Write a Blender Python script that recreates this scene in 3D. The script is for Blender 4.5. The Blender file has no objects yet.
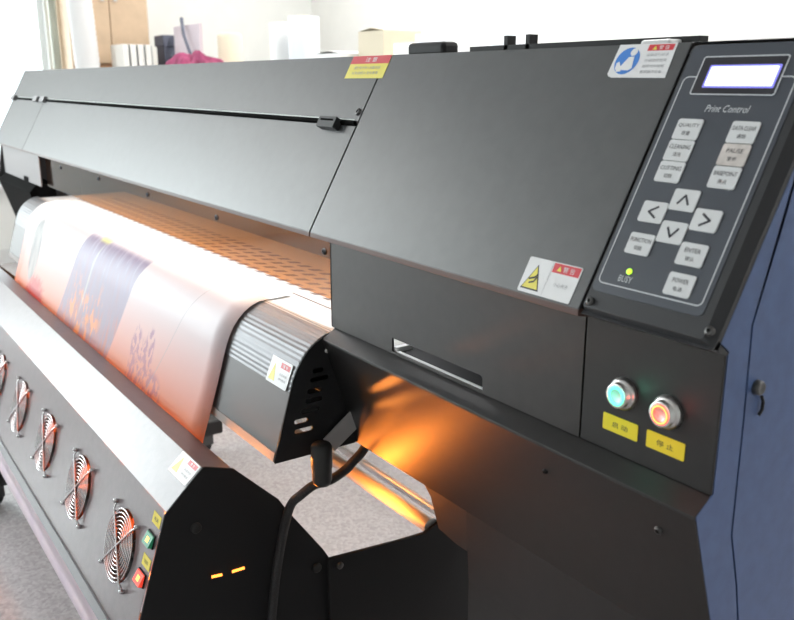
import bpy, bmesh, math, random
from mathutils import Vector, Matrix
random.seed(7)
S = bpy.context.scene
COL = S.collection

# ------------------------------------------------------------------ camera
CAM_LOC = Vector((0.3907, -0.6, 1.24))
right = Vector((0.57082, 0.82107, 0.0))
down = Vector((0.21359, -0.14849, -0.96557))
fwd = Vector((-0.79281, 0.55117, -0.26014))
cd = bpy.data.cameras.new('camera')
cam = bpy.data.objects.new('camera', cd)
COL.objects.link(cam)
R3 = Matrix((right, -down, -fwd)).transposed()
cam.matrix_world = Matrix.Translation(CAM_LOC) @ R3.to_4x4()
cd.sensor_width = 36.0
cd.lens = 36.0 * 850.0 / 794.0
cd.clip_start = 0.02
cd.dof.use_dof = True
cd.dof.focus_distance = 1.15
cd.dof.aperture_fstop = 9.0
S.camera = cam

# ------------------------------------------------------------------ world, lights, exposure
W = bpy.data.worlds.new('daylight')
S.world = W
W.use_nodes = True
W.node_tree.nodes['Background'].inputs[0].default_value = (0.86, 0.94, 1.0, 1)
W.node_tree.nodes['Background'].inputs[1].default_value = 2.5

def area_light(name, loc, target, sx, sy, power, color=(1, 1, 1), spread=180):
    l = bpy.data.lights.new(name, 'AREA')
    l.shape = 'RECTANGLE'; l.size = sx; l.size_y = sy; l.energy = power; l.color = color
    l.spread = math.radians(spread)
    o = bpy.data.objects.new(name, l); COL.objects.link(o)
    o.location = loc
    o.rotation_euler = (Vector(target) - Vector(loc)).to_track_quat('-Z', 'Y').to_euler()
    return o

# overcast daylight standing outside the big window in the far left wall
area_light('window_daylight', (-6.35, -2.55, 1.70), (0, -2.55, 1.70), 2.2, 2.4, 255, (0.93, 0.98, 1.0))
area_light('window_daylight', (-6.35, 0.62, 1.70), (0, 0.62, 1.70), .60, 2.4, 20, (0.93, 0.98, 1.0))

vs = S.view_settings
S.display_settings.display_device = 'sRGB'
vs.view_transform = 'Standard'; vs.look = 'None'; vs.gamma = 1.0
vs.use_curve_mapping = False
vs.exposure = 0.0

# ------------------------------------------------------------------ materials
def mat(name, color, rough=0.5, metal=0.0, spec=0.5, emit=None, estr=0.0, trans=0.0, noise=None, bump=0.0, coat=0.0, ior=1.5):
    m = bpy.data.materials.new(name); m.use_nodes = True
    nt = m.node_tree; b = nt.nodes['Principled BSDF']
    b.inputs['Base Color'].default_value = (*color, 1)
    b.inputs['Roughness'].default_value = rough
    b.inputs['Metallic'].default_value = metal
    b.inputs['Specular IOR Level'].default_value = spec
    b.inputs['Transmission Weight'].default_value = trans
    b.inputs['IOR'].default_value = ior
    b.inputs['Coat Weight'].default_value = coat
    if emit:
        b.inputs['Emission Color'].default_value = (*emit, 1)
        b.inputs['Emission Strength'].default_value = estr
    if noise or bump:
        tc = nt.nodes.new('ShaderNodeTexCoord')
        n = nt.nodes.new('ShaderNodeTexNoise')
        n.inputs['Scale'].default_value = noise[0] if noise else 400
        n.inputs['Detail'].default_value = 4
        nt.links.new(tc.outputs['Object'], n.inputs['Vector'])
        if noise:
            r = nt.nodes.new('ShaderNodeValToRGB')
            k = noise[1]
            r.color_ramp.elements[0].position = 0.3; r.color_ramp.elements[1].position = 0.7
            r.color_ramp.elements[0].color = (*[c * (1 - k) for c in color], 1)
            r.color_ramp.elements[1].color = (*[min(1, c * (1 + k)) for c in color], 1)
            nt.links.new(n.outputs['Fac'], r.inputs['Fac'])
            nt.links.new(r.outputs['Color'], b.inputs['Base Color'])
        if bump:
            n2 = nt.nodes.new('ShaderNodeTexNoise'); n2.inputs['Scale'].default_value = 900; n2.inputs['Detail'].default_value = 2
            nt.links.new(tc.outputs['Object'], n2.inputs['Vector'])
            bp = nt.nodes.new('ShaderNodeBump'); bp.inputs['Strength'].default_value = bump; bp.inputs['Distance'].default_value = 0.0004
            nt.links.new(n2.outputs['Fac'], bp.inputs['Height']); nt.links.new(bp.outputs['Normal'], b.inputs['Normal'])
    return m

def glassy(name, tint, refl=0.12, rough=0.05, alpha_tint=1.0):
    """thin sheet of tinted acrylic or glass: filtered transmission plus a clear reflection"""
    m = bpy.data.materials.new(name); m.use_nodes = True
    nt = m.node_tree; nt.nodes.clear()
    out = nt.nodes.new('ShaderNodeOutputMaterial')
    tr = nt.nodes.new('ShaderNodeBsdfTransparent'); tr.inputs[0].default_value = (*tint, 1)
    gl = nt.nodes.new('ShaderNodeBsdfGlossy'); gl.inputs['Roughness'].default_value = rough
    fr = nt.nodes.new('ShaderNodeFresnel'); fr.inputs[0].default_value = 1.45
    mx = nt.nodes.new('ShaderNodeMixShader')
    ge = nt.nodes.new('ShaderNodeNewGeometry')      # reflect on the outer face only
    iv = nt.nodes.new('ShaderNodeMath'); iv.operation = 'SUBTRACT'; iv.inputs[0].default_value = 1.0
    nt.links.new(ge.outputs['Backfacing'], iv.inputs[1])
    mu = nt.nodes.new('ShaderNodeMath'); mu.operation = 'MULTIPLY'
    nt.links.new(fr.outputs[0], mu.inputs[0]); nt.links.new(iv.outputs[0], mu.inputs[1])
    nt.links.new(mu.outputs[0], mx.inputs[0]); nt.links.new(tr.outputs[0], mx.inputs[1]); nt.links.new(gl.outputs[0], mx.inputs[2])
    nt.links.new(mx.outputs[0], out.inputs[0])
    return m

M = {}
M['black'] = mat('black_powder_coat', (0.0135, 0.0125, 0.0125), 0.42, spec=0.42, noise=(60, 0.12), bump=0.25)
M['fascia'] = mat('fascia_powder_coat', (0.0215, 0.0178, 0.0165), 0.42, spec=0.5, noise=(60, 0.15), bump=0.25)
M['lid'] = mat('charcoal_powder_coat', (0.034, 0.036, 0.039), 0.41, spec=0.85, noise=(50, 0.12), bump=0.25)
M['dryer'] = mat('dryer_powder_coat', (0.112, 0.080, 0.087), 0.35, spec=0.75, noise=(60, 0.1), bump=0.2)
M['flat_black'] = mat('flat_black', (0.010, 0.010, 0.011), 0.6, spec=0.3)
M['gap'] = mat('gap_black', (0.004, 0.004, 0.004), 0.9, spec=0.05)
M['blue'] = mat('blue_grey_paint', (0.056, 0.096, 0.215), 0.42, spec=0.4, noise=(60, 0.1), bump=0.2)
M['panel'] = mat('control_panel_film', (0.046, 0.054, 0.070), 0.42, spec=0.5)
M['panel_body'] = mat('panel_moulding', (0.024, 0.025, 0.028), 0.5, spec=0.4)
M['key'] = mat('key_white', (0.66, 0.67, 0.68), 0.4)
M['key_worn'] = mat('key_worn', (0.60, 0.55, 0.52), 0.45, noise=(90, 0.15))
M['ink'] = mat('legend_ink', (0.03, 0.03, 0.04), 0.6)
M['ink_grey'] = mat('legend_grey', (0.35, 0.35, 0.37), 0.6)
M['line'] = mat('panel_line', (0.62, 0.64, 0.67), 0.5)
M['white'] = mat('label_white', (0.78, 0.78, 0.79), 0.4)
M['red'] = mat('label_red', (0.62, 0.035, 0.05), 0.4)
M['yellow'] = mat('label_yellow', (0.78, 0.62, 0.02), 0.4)
M['lyellow'] = mat('label_pale_yellow', (0.80, 0.70, 0.10), 0.4)
M['labelblue'] = mat('label_blue', (0.05, 0.22, 0.66), 0.4)
M['lcd'] = mat('lcd_glow', (0.6, 0.65, 0.9), 0.3, emit=(0.80, 0.84, 1.0), estr=1.25)
M['lcd_edge'] = mat('lcd_edge_glow', (0.2, 0.2, 0.6), 0.3, emit=(0.22, 0.20, 0.85), estr=0.75)
M['lcd_bezel'] = mat('lcd_bezel', (0.010, 0.010, 0.016), 0.3)
M['led_green'] = mat('busy_led', (0.4, 0.8, 0.05), 0.3, emit=(0.55, 1.0, 0.05), estr=1.4)
M['steel'] = mat('brushed_steel', (0.62, 0.61, 0.60), 0.28, metal=1.0)
M['screw'] = mat('dark_screw', (0.10, 0.10, 0.10), 0.35, metal=0.9)
M['ring_green'] = mat('green_ring', (0.1, 0.7, 0.4), 0.3, emit=(0.12, 0.95, 0.50), estr=1.7)
M['ring_red'] = mat('red_ring', (0.8, 0.1, 0.05), 0.3, emit=(1.0, 0.10, 0.06), estr=2.2)
M['amber'] = mat('amber_ring', (0.9, 0.5, 0.1), 0.3, emit=(1.0, 0.50, 0.10), estr=1.7)
M['guard'] = mat('fan_wire', (0.55, 0.54, 0.55), 0.25, metal=1.0)
M['impeller'] = mat('fan_plastic', (0.016, 0.015, 0.015), 0.45)
M['ir'] = mat('infrared_lamp', (1.0, 0.4, 0.1), 0.4, emit=(1.0, 0.30, 0.045), estr=3)
M['white_led'] = mat('white_led', (0.9, 0.9, 0.9), 0.4, emit=(0.97, 0.98, 1.0), estr=6)
M['platen'] = mat('platen_plate', (0.55, 0.54, 0.52), 0.45, metal=0.0)
M['platen_slot'] = mat('platen_slot', (0.16, 0.12, 0.10), 0.6)
M['acrylic'] = glassy('amber_acrylic', (0.80, 0.50, 0.23))
M['glass'] = glassy('window_glass', (0.97, 0.99, 0.985))
M['apron'] = mat('apron_aluminium', (0.19, 0.19, 0.20), 0.46, metal=0.6, bump=0.0)
M['lip'] = mat('apron_lip_steel', (0.20, 0.185, 0.18), 0.5)
M['fascia_grey'] = mat('grey_fascia', (0.17, 0.155, 0.16), 0.45)
M['highlight'] = mat('painted_highlight', (0.55, 0.60, 0.58), 0.4)  # pale colour that paints the highlight along the cover edge
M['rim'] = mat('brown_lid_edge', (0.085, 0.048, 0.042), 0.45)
M['dull'] = mat('dull_steel', (0.42, 0.42, 0.42), 0.5, metal=0.6)
M['strap'] = mat('strap_steel', (0.55, 0.55, 0.55), 0.38, metal=0.6)
M['apron_dark'] = mat('apron_lower', (0.075, 0.068, 0.070), 0.42, spec=0.5)
M['tube'] = mat('tube_aluminium', (0.72, 0.70, 0.68), 0.42, metal=0.8)
M['rubber'] = mat('rubber', (0.012, 0.012, 0.012), 0.55)
M['braid'] = mat('braided_cable', (0.016, 0.016, 0.018), 0.55, noise=(500, 0.8), bump=0.8)
M['grey'] = mat('grey_paint', (0.26, 0.26, 0.27), 0.45)
M['wall'] = mat('white_wall', (0.80, 0.81, 0.79), 0.8, noise=(6, 0.02))
M['ceil'] = mat('white_ceiling', (0.80, 0.80, 0.80), 0.9)
M['alu'] = mat('window_aluminium', (0.75, 0.76, 0.76), 0.4, metal=0.3)
M['tan'] = mat('tan_laminate', (0.60, 0.44, 0.30), 0.5, noise=(8, 0.08))
M['brown'] = mat('brown_wood', (0.36, 0.20, 0.11), 0.5, noise=(14, 0.2))
M['cream'] = mat('cream_cloth', (0.80, 0.83, 0.74), 0.9)
M['duct'] = mat('white_duct', (0.74, 0.74, 0.74), 0.6)
M['paper'] = mat('white_paper', (0.83, 0.83, 0.83), 0.6)
M['paper_b'] = mat('bluish_paper', (0.70, 0.73, 0.78), 0.6)
M['beige'] = mat('beige_card', (0.70, 0.62, 0.48), 0.7)
M['binder'] = mat('binder_white', (0.80, 0.79, 0.75), 0.5)
M['binder_edge'] = mat('binder_edge', (0.20, 0.22, 0.24), 0.6)
M['pink'] = mat('pink_cloth', (0.30, 0.045, 0.12), 0.9, noise=(25, 0.35))
M['slate'] = mat('slate_box', (0.09, 0.10, 0.14), 0.6)
M['lilac'] = mat('lilac_board', (0.68, 0.60, 0.65), 0.7)
M['lamp'] = mat('ceiling_tube', (0.9, 0.9, 0.9), 0.5, emit=(1, 0.99, 0.96), estr=5.0)
M['rocker_green'] = mat('green_rocker', (0.03, 0.22, 0.12), 0.3, emit=(0.02, 0.25, 0.12), estr=0.25)
M['rocker_red'] = mat('red_rocker', (0.75, 0.06, 0.03), 0.3, emit=(1.0, 0.06, 0.03), estr=0.7)
M['rocker_amber'] = mat('amber_spot', (0.9, 0.6, 0.1), 0.3, emit=(1.0, 0.6, 0.1), estr=1.2)

# terrazzo floor
def floor_material():
    m = bpy.data.materials.new('terrazzo'); m.use_nodes = True
    nt = m.node_tree; b = nt.nodes['Principled BSDF']
    tc = nt.nodes.new('ShaderNodeTexCoord')
    v = nt.nodes.new('ShaderNodeTexVoronoi'); v.inputs['Scale'].default_value = 130
    n = nt.nodes.new('ShaderNodeTexNoise'); n.inputs['Scale'].default_value = 70; n.inputs['Detail'].default_value = 5
    nt.links.new(tc.outputs['Object'], v.inputs['Vector']); nt.links.new(tc.outputs['Object'], n.inputs['Vector'])
    r = nt.nodes.new('ShaderNodeValToRGB')
    e = r.color_ramp.elements
    e[0].position = 0.0; e[0].color = (0.33, 0.305, 0.308, 1)
    e[1].position = 1.0; e[1].color = (0.60, 0.57, 0.575, 1)
    x = e.new(0.5); x.color = (0.47, 0.44, 0.445, 1)
    sp = nt.nodes.new('ShaderNodeSeparateColor'); nt.links.new(v.outputs['Color'], sp.inputs[0])
    mx = nt.nodes.new('ShaderNodeMath'); mx.operation = 'MULTIPLY_ADD'; mx.inputs[1].default_value = 0.5
    hf = nt.nodes.new('ShaderNodeMath'); hf.operation = 'MULTIPLY'; hf.inputs[1].default_value = 0.5
    nt.links.new(n.outputs['Fac'], hf.inputs[0]); nt.links.new(sp.outputs[0], mx.inputs[0]); nt.links.new(hf.outputs[0], mx.inputs[2])
    nt.links.new(mx.outputs[0], r.inputs['Fac']); nt.links.new(r.outputs['Color'], b.inputs['Base Color'])
    b.inputs['Roughness'].default_value = 0.22; b.inputs['Specular IOR Level'].default_value = 0.5
    return m
M['floor'] = floor_material()

# ------------------------------------------------------------------ mesh building
class MB:
    def __init__(s): s.v = []; s.f = []; s.m = []; s.mats = []; s.sm = []
    def mi(s, k):
        m = M[k] if isinstance(k, str) else k
        if m not in s.mats: s.mats.append(m)
        return s.mats.index(m)
    def add(s, vs, fs, k, smooth=False):
        o = len(s.v); s.v += [tuple(v) for v in vs]; i = s.mi(k)
        for f in fs: s.f.append(tuple(o + q for q in f)); s.m.append(i); s.sm.append(smooth)
    def box(s, a, b, k):
        x0, y0, z0 = a; x1, y1, z1 = b
        vs = [(x, y, z) for x in (x0, x1) for y in (y0, y1) for z in (z0, z1)]
        s.add(vs, [(0, 1, 3, 2), (4, 6, 7, 5), (0, 4, 5, 1), (2, 3, 7, 6), (0, 2, 6, 4), (1, 5, 7, 3)], k)
    def prism(s, prof, x0, x1, k, axis=0):
        """closed polygon prof [(a,b)] swept along an axis; axis 0: prof is (y,z); 1: (x,z); 2: (x,y)"""
        n = len(prof)
        P = lambda t, p: (t, p[0], p[1]) if axis == 0 else ((p[0], t, p[1]) if axis == 1 else (p[0], p[1], t))
        vs = [P(x0, p) for p in prof] + [P(x1, p) for p in prof]
        fs = [tuple(range(n))[::-1], tuple(range(n, 2 * n))] + [(i, (i + 1) % n, n + (i + 1) % n, n + i) for i in range(n)]
        s.add(vs, fs, k)
    def sheet(s, prof, x0, x1, k, smooth=False):
        """open strip of profile points swept in x"""
        n = len(prof)
        vs = [(x0, *p) for p in prof] + [(x1, *p) for p in prof]
        s.add(vs, [(i, i + 1, n + i + 1, n + i) for i in range(n - 1)], k, smooth)
    def fprism(s, fr, poly, h0, h1, k, smooth_sides=False):
        """polygon [(x,s)] in a frame, from height h0 to h1"""
        n = len(poly)
        vs = [fr(x, t, h0) for x, t in poly] + [fr(x, t, h1) for x, t in poly]
        fs = [tuple(range(n))[::-1], tuple(range(n, 2 * n))] + [(i, (i + 1) % n, n + (i + 1) % n, n + i) for i in range(n)]
        s.add(vs, fs, k)
    def rrect(s, fr, x0, x1, t0, t1, r, h0, h1, k, seg=4):
        s.fprism(fr, rpoly(x0, x1, t0, t1, r, seg), h0, h1, k)
    def outline(s, fr, poly, w, h, k):
        """closed line of width w following a polygon (centre line)"""
        n = len(poly); cx = sum(p[0] for p in poly) / n; cy = sum(p[1] for p in poly) / n
        A = []; B = []
        for i in range(n):
            p0 = Vector(poly[i - 1]); p = Vector(poly[i]); p1 = Vector(poly[(i + 1) % n])
            t = (p1 - p0).normalized(); nrm = Vector((-t.y, t.x))
            A.append(p + nrm * w / 2); B.append(p - nrm * w / 2)
        vs = [fr(a.x, a.y, h) for a in A] + [fr(b.x, b.y, h) for b in B]
        s.add(vs, [(i, (i + 1) % n, n + (i + 1) % n, n + i) for i in range(n)], k)
    def stroke(s, fr, pts, w, h, k):
        for a, b in zip(pts[:-1], pts[1:]):
            a = Vector(a); b = Vector(b); t = (b - a).normalized(); nn = Vector((-t.y, t.x)) * w / 2
            a = a - t * w * 0.3; b = b + t * w * 0.3
            q = [a + nn, a - nn, b - nn, b + nn]
            s.add([fr(p.x, p.y, h) for p in q], [(0, 1, 2, 3)], k)
    def tube(s, pts, r, k, n=12, cap=True, smooth=True):
        pts = [Vector(p) for p in pts]; rings = []
        rr = r if isinstance(r, (list, tuple)) else [r] * len(pts)
        ref = None
        for i, p in enumerate(pts):
            t = (pts[min(i + 1, len(pts) - 1)] - pts[max(i - 1, 0)]).normalized()
            if ref is None:
                ref = t.orthogonal().normalized()
            ref = (ref - t * ref.dot(t)).normalized(); b = t.cross(ref)
            rings.append([p + (ref * math.cos(2 * math.pi * j / n) + b * math.sin(2 * math.pi * j / n)) * rr[i] for j in range(n)])
        vs = [v for rg in rings for v in rg]
        fs = [(i * n + j, i * n + (j + 1) % n, (i + 1) * n + (j + 1) % n, (i + 1) * n + j) for i in range(len(pts) - 1) for j in range(n)]
        s.add(vs, fs, k, smooth)
        if cap:
            s.add(rings[0], [tuple(range(n))[::-1]], k); s.add(rings[-1], [tuple(range(n))], k)
    def lathe(s, fr, cx, ct, prof, k, n=32, smooth=True):
        """prof [(radius, height)] turned around the frame normal at (cx,ct)"""
        vs = []
        for r, h in prof:
            vs += [fr(cx + r * math.cos(2 * math.pi * j / n), ct + r * math.sin(2 * math.pi * j / n), h) for j in range(n)]
        fs = [(i * n + j, i * n + (j + 1) % n, (i + 1) * n + (j + 1) % n, (i + 1) * n + j) for i in range(len(prof) - 1) for j in range(n)]
        s.add(vs, fs, k, smooth)
    def disc(s, fr, cx, ct, r, h, k, n=28, ry=None):
        ry = ry or r
        s.add([fr(cx + r * math.cos(2 * math.pi * j / n), ct + ry * math.sin(2 * math.pi * j / n), h) for j in range(n)], [tuple(range(n))], k)
    def text(s, fr, body, cx, ct, size, h, k, width=None, slant=0.0, up=1):
        c = bpy.data.curves.new('t', 'FONT'); c.body = body; c.align_x = 'CENTER'; c.align_y = 'CENTER'; c.size = 1.0
        c.resolution_u = 2
        o = bpy.data.objects.new('t', c); COL.objects.link(o)
        dg = bpy.context.evaluated_depsgraph_get()
        me = bpy.data.meshes.new_from_object(o.evaluated_get(dg))
        xs = [v.co.x for v in me.vertices]; ys = [v.co.y for v in me.vertices]
        if xs:
            w = max(xs) - min(xs); mx = (max(xs) + min(xs)) / 2; my = (max(ys) + min(ys)) / 2; hh = max(ys) - min(ys)
            kx = (width / w) if width else size / hh
            ky = size / hh
            s.add([fr(cx + (v.co.x - mx) * kx + slant * (v.co.y - my) * ky, ct + (v.co.y - my) * ky, h) for v in me.vertices],
                  [tuple(p.vertices) for p in me.polygons], k)
        bpy.data.objects.remove(o); bpy.data.curves.remove(c); bpy.data.meshes.remove(me)
    def build(s, name, parent=None, bevel=0.0, seg=2, solid=0.0, off=0.0):
        me = bpy.data.meshes.new(name); me.from_pydata(s.v, [], s.f)
        for m in s.mats: me.materials.append(m)
        for p, i, q in zip(me.polygons, s.m, s.sm): p.material_index = i; p.use_smooth = q
        bm = bmesh.new(); bm.from_mesh(me)
        bmesh.ops.remove_doubles(bm, verts=bm.verts, dist=1e-7) if bevel else None
        bmesh.ops.recalc_face_normals(bm, faces=bm.faces)
        bm.to_mesh(me); bm.free(); me.update()
        o = bpy.data.objects.new(name, me); COL.objects.link(o)
        if solid:
            md = o.modifiers.new('solid', 'SOLIDIFY'); md.thickness = solid; md.offset = off
        if bevel:
            md = o.modifiers.new('bevel', 'BEVEL'); md.width = bevel; md.segments = seg; md.limit_method = 'ANGLE'; md.angle_limit = math.radians(35)
        if parent is not None:
            o.parent = parent
            if parent.type == 'EMPTY':          # parts carry world coordinates; sub-parts inherit them
                o.matrix_parent_inverse = Matrix.Translation(-parent.location)
        return o

def rpoly(x0, x1, t0, t1, r, seg=4):
    P = []
    for cx, cy, a in ((x1 - r, t1 - r, 0), (x0 + r, t1 - r, 90), (x0 + r, t0 + r, 180), (x1 - r, t0 + r, 270)):
        for i in range(seg + 1):
            q = math.radians(a + 90 * i / seg); P.append((cx + r * math.cos(q), cy + r * math.sin(q)))
    return P

def frame(o, ex, es, en):
    o = Vector(o); ex = Vector(ex).normalized(); es = Vector(es).normalized(); en = Vector(en).normalized()
    return lambda x, t, h: o + ex * x + es * t + en * h

def thing(name, label, cat, loc=(0, 0, 0), group=None):
    o = bpy.data.objects.new(name, None); COL.objects.link(o); o.location = loc; o.empty_display_size = 0.1
    o['label'] = label; o['category'] = cat
    if group: o['group'] = group
    return o
def tag(o, label, cat, group=None, kind=None):
    o['label'] = label; o['category'] = cat
    if group: o['group'] = group
    if kind: o['kind'] = kind
    return o
def struct(mb, name, **kw):
    o = mb.build(name, **kw); o['kind'] = 'structure'; return o
def part_label(o, text): o['label'] = text; return o
def copy_tree(o, delta, parent=None):
    """copy of a part with copies of its sub-parts, moved by delta (meshes shared)"""
    c = o.copy(); COL.objects.link(c); inv = o.matrix_parent_inverse.copy()
    c.parent = parent if parent is not None else o.parent; c.matrix_parent_inverse = inv
    if delta is not None: c.location = Vector(o.location) + Vector(delta)
    for ch in list(o.children):
        copy_tree(ch, None, c)
    return c

# ------------------------------------------------------------------ the room
XW, XE, YF, YB, ZC = -6.0, 4.0, -4.5, 3.0, 3.0
b = MB(); b.box((XW - .15, YF - .15, -.1), (XE + .15, YB + .15, 0), 'floor'); struct(b, 'floor')
b = MB(); b.box((XW - .15, YF - .15, ZC), (XE + .15, YB + .15, ZC + .1), 'ceil'); struct(b, 'ceiling')
b = MB(); b.box((XW - .15, YB, 0), (XE + .15, YB + .12, ZC), 'wall'); struct(b, 'wall_back')
b = MB(); b.box((XW - .15, YF - .12, 0), (XE + .15, YF, ZC), 'wall'); struct(b, 'wall_front')
b = MB(); b.box((XE, YF, 0), (XE + .12, YB, ZC), 'wall'); struct(b, 'wall_right')
wz0, wz1 = 0.55, 2.86
spans = ((-3.6, -1.5), (0.35, 0.92))
b = MB()
b.box((XW - .15, YF, 0), (XW, YB, wz0), 'wall'); b.box((XW - .15, YF, wz1), (XW, YB, ZC), 'wall')
b.box((XW - .15, YF, wz0), (XW, spans[0][0], wz1), 'wall'); b.box((XW - .15, spans[0][1], wz0), (XW, spans[1][0], wz1), 'wall')
b.box((XW - .15, spans[1][1], wz0), (XW, YB, wz1), 'wall')
struct(b, 'wall_left')
for i, (wy0, wy1) in enumerate(spans):
    win = MB()
    for y in ((wy0, (wy0 + wy1) / 2 - .02, wy1 - .04) if i == 0 else (wy0, wy1 - .04)): win.box((XW - .11, y, wz0), (XW - .05, y + .04, wz1), 'alu')
    for z in (wz0, wz1 - .04): win.box((XW - .11, wy0, z), (XW - .05, wy1, z + .04), 'alu')
    win.box((XW - .15, wy0, wz0 - .03), (XW + .06, wy1, wz0), 'alu')
    w1 = struct(win, 'window_%d' % (i + 1))
    g = MB(); g.box((XW - .085, wy0 + .04, wz0 + .04), (XW - .079, wy1 - .04, wz1 - .04), 'glass'); go = g.build('glass_pane', w1)
b = MB(); b.box((XW, YF, 0), (XW + .015, .86, .1), 'alu'); struct(b, 'baseboard_left')
b = MB(); b.box((XW, YB - .015, 0), (XE, YB, .1), 'alu'); struct(b, 'baseboard_back')

# ceiling lamps: two tubes in a white trough
def ceiling_lamp(x, y):
    t = thing('ceiling_lamp', 'white fluorescent trough lamp on the ceiling', 'ceiling light', (x, y, ZC), 'fluorescent ceiling lamps')
    m = MB(); m.box((x - .62, y - .13, ZC - .06), (x + .62, y + .13, ZC), 'ceil'); m.build('trough', t)
    for dy in (-.06, .06):
        m = MB(); m.tube([(x - .58, y + dy, ZC - .085), (x + .58, y + dy, ZC - .085)], .018, 'lamp', 10); m.build('lamp_tube', t)
    l = area_light('lamp_light', (x, y, ZC - .11), (x, y, 0), 1.15, .2, 36, (1, .985, .95))
for x, y in ((-4.4, 1.9), (-2.2, 1.9), (0, 1.9), (2.2, 1.9), (-4.4, -1.8)): ceiling_lamp(x, y)

# ================================================================== THE PRINTER
PR = thing('large_format_printer', 'long charcoal wide format printer with sloped lids and keypad', 'printer', (-1.45, .25, 0))
SLO = (0, -.022, 1.0335); SD = (0, .486, .874)
L = math.hypot(.486, .874); SD = (0, .486 / L, .874 / L); SN = (0, -.874 / L, .486 / L)
SL = frame(SLO, (1, 0, 0), SD, SN)
FR = frame((0, 0, 0), (1, 0, 0), (0, 0, 1), (0, -1, 0))     # upright front face y = 0, t is z
XL, XLID0, XLID1, XCP = -2.955, -2.497, -.6575, -.1423
ST = .2772                                                  # slope length to the ridge

def slope_panel(x0, x1, t0, t1, k='lid', th=.003, lo=None):
    m = MB(); m.fprism(SL, [(x0, t0), (x1, t0), (x1, t1), (x0, t1)], -th, 0, k); return m

def screw(fr, x, t, h, r=.004, k='screw', parent=None, dz=.003):
    m = MB(); m.lathe(fr, x, t, [(r, h - .001), (r, h + dz * .6), (r * .75, h + dz), (r * .42, h + dz)], k, 14)
    m.lathe(fr, x, t, [(r * .42, h + dz), (r * .40, h + dz * .4), (0.0001, h + dz * .4)], 'flat_black', 6, False)
    return m.build('screw', parent)

# --- upper cover
m = slope_panel(XL - .02, XLID1 - .0015, .1735, ST)
# folded top going back from the ridge
def top_strip(m, x0, x1, k='lid'):
    a = SL(0, ST, 0); b_ = SL(0, ST, -.003)
    m.prism([(a.y, a.z), (.46, a.z + .004), (.46, a.z + .001), (b_.y, b_.z)], x0, x1, k)
top_strip(m, XL - .02, XLID1 - .0015)
m.fprism(SL, [(XL, .1736), (XLID1 - .012, .1736), (XLID1 - .012, .1754), (XL, .1754)], .0, .0006, 'highlight')  # thin strip standing in for the bright glint above the seam
uc = m.build('ridge_cover', PR, bevel=.0008)
for x, t in ((-.668, .187), (-2.49, .178), (-2.965, .178)): screw(SL, x, t, 0, .0055, parent=uc)
# --- hinge rod in the seam
m = MB(); m.tube([SL(-2.955, .1695, .001), SL(-.6625, .1695, .001)], .0030, 'gap', 10)
m.fprism(SL, [(XL - .02, .163), (XLID1, .163), (XLID1, .1735), (XL - .02, .1735)], -.02, -.012, 'gap')
rod = m.build('hinge_rod', PR)
for x in (-2.955, -2.615, -2.525):
    m = MB(); m.rrect(SL, x, x + .05, .160, .178, .002, -.004, .010, 'grey'); m.build('hinge_block', rod)
# --- the long lid and the short end lid
def lid(x0, x1, nm):
    m = MB(); m.fprism(SL, [(x0, 0), (x1, 0), (x1, .1655), (x0, .1655)], -.003, 0, 'lid')
    p = SL(0, 0, 0); q = SL(0, 0, -.003)
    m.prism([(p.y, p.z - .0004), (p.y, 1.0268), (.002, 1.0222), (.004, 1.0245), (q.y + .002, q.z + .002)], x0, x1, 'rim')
    return m.build(nm, PR, bevel=.0008)
lid1 = lid(XLID0 + .0015, XLID1 - .0018, 'hinged_lid')
lid2 = lid(XL, XLID0 - .0015, 'end_lid')
m = MB(); m.rrect(SL, -.7485, -.6995, .1555, .1725, .002, 0, .012, 'panel_body')
m.rrect(SL, -.742, -.706, .1655, .1685, .0008, .012, .0126, 'gap')
m.build('latch', lid1, bevel=.001)
# --- fixed cover over the control end
m = MB(); m.fprism(SL, [(XLID1 + .0012, 0), (XCP - .0012, 0), (XCP - .0012, ST), (XLID1 + .0012, ST)], -.003, 0, 'lid')
p = SL(0, 0, 0)
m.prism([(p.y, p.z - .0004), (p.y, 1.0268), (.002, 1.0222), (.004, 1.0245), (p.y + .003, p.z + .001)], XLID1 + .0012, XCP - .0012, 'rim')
top_strip(m, XLID1 + .0012, XCP - .0012)
ec = m.build('end_cover', PR, bevel=.0008)

# --- labels
def tri(fr, m, cx, cy, w, hgt, k, h):
    m.fprism(fr, [(cx - w / 2, cy - hgt / 2), (cx + w / 2, cy - hgt / 2), (cx, cy + hgt / 2)], h - .0002, h, k)
def scribble(m, fr, x0, x1, t, size, h, body, k='ink_grey'):
    m.text(fr, body, (x0 + x1) / 2, t, size, h, k, width=x1 - x0)

m = MB()      # yellow label with a red heading
m.fprism(SL, [(-.7475, .2405), (-.6452, .2405), (-.6452, .2768), (-.7475, .2768)], .0001, .0005, 'lyellow')
m.fprism(SL, [(-.7475, .2640), (-.6452, .2640), (-.6452, .2768), (-.7475, .2768)], .0005, .0007, 'red')
m.text(SL, '注 意', -.6935, .2704, .0075, .0009, 'white', width=.030)
scribble(m, SL, -.732, -.662, .2575, .0048, .0008, '请勿将手伸入机器内部', 'ink_grey')
scribble(m, SL, -.732, -.662, .2490, .0048, .0008, '以免造成人身伤害等', 'ink_grey')
part_label(m.build('warning_label', uc), 'yellow label with red heading band')

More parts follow.
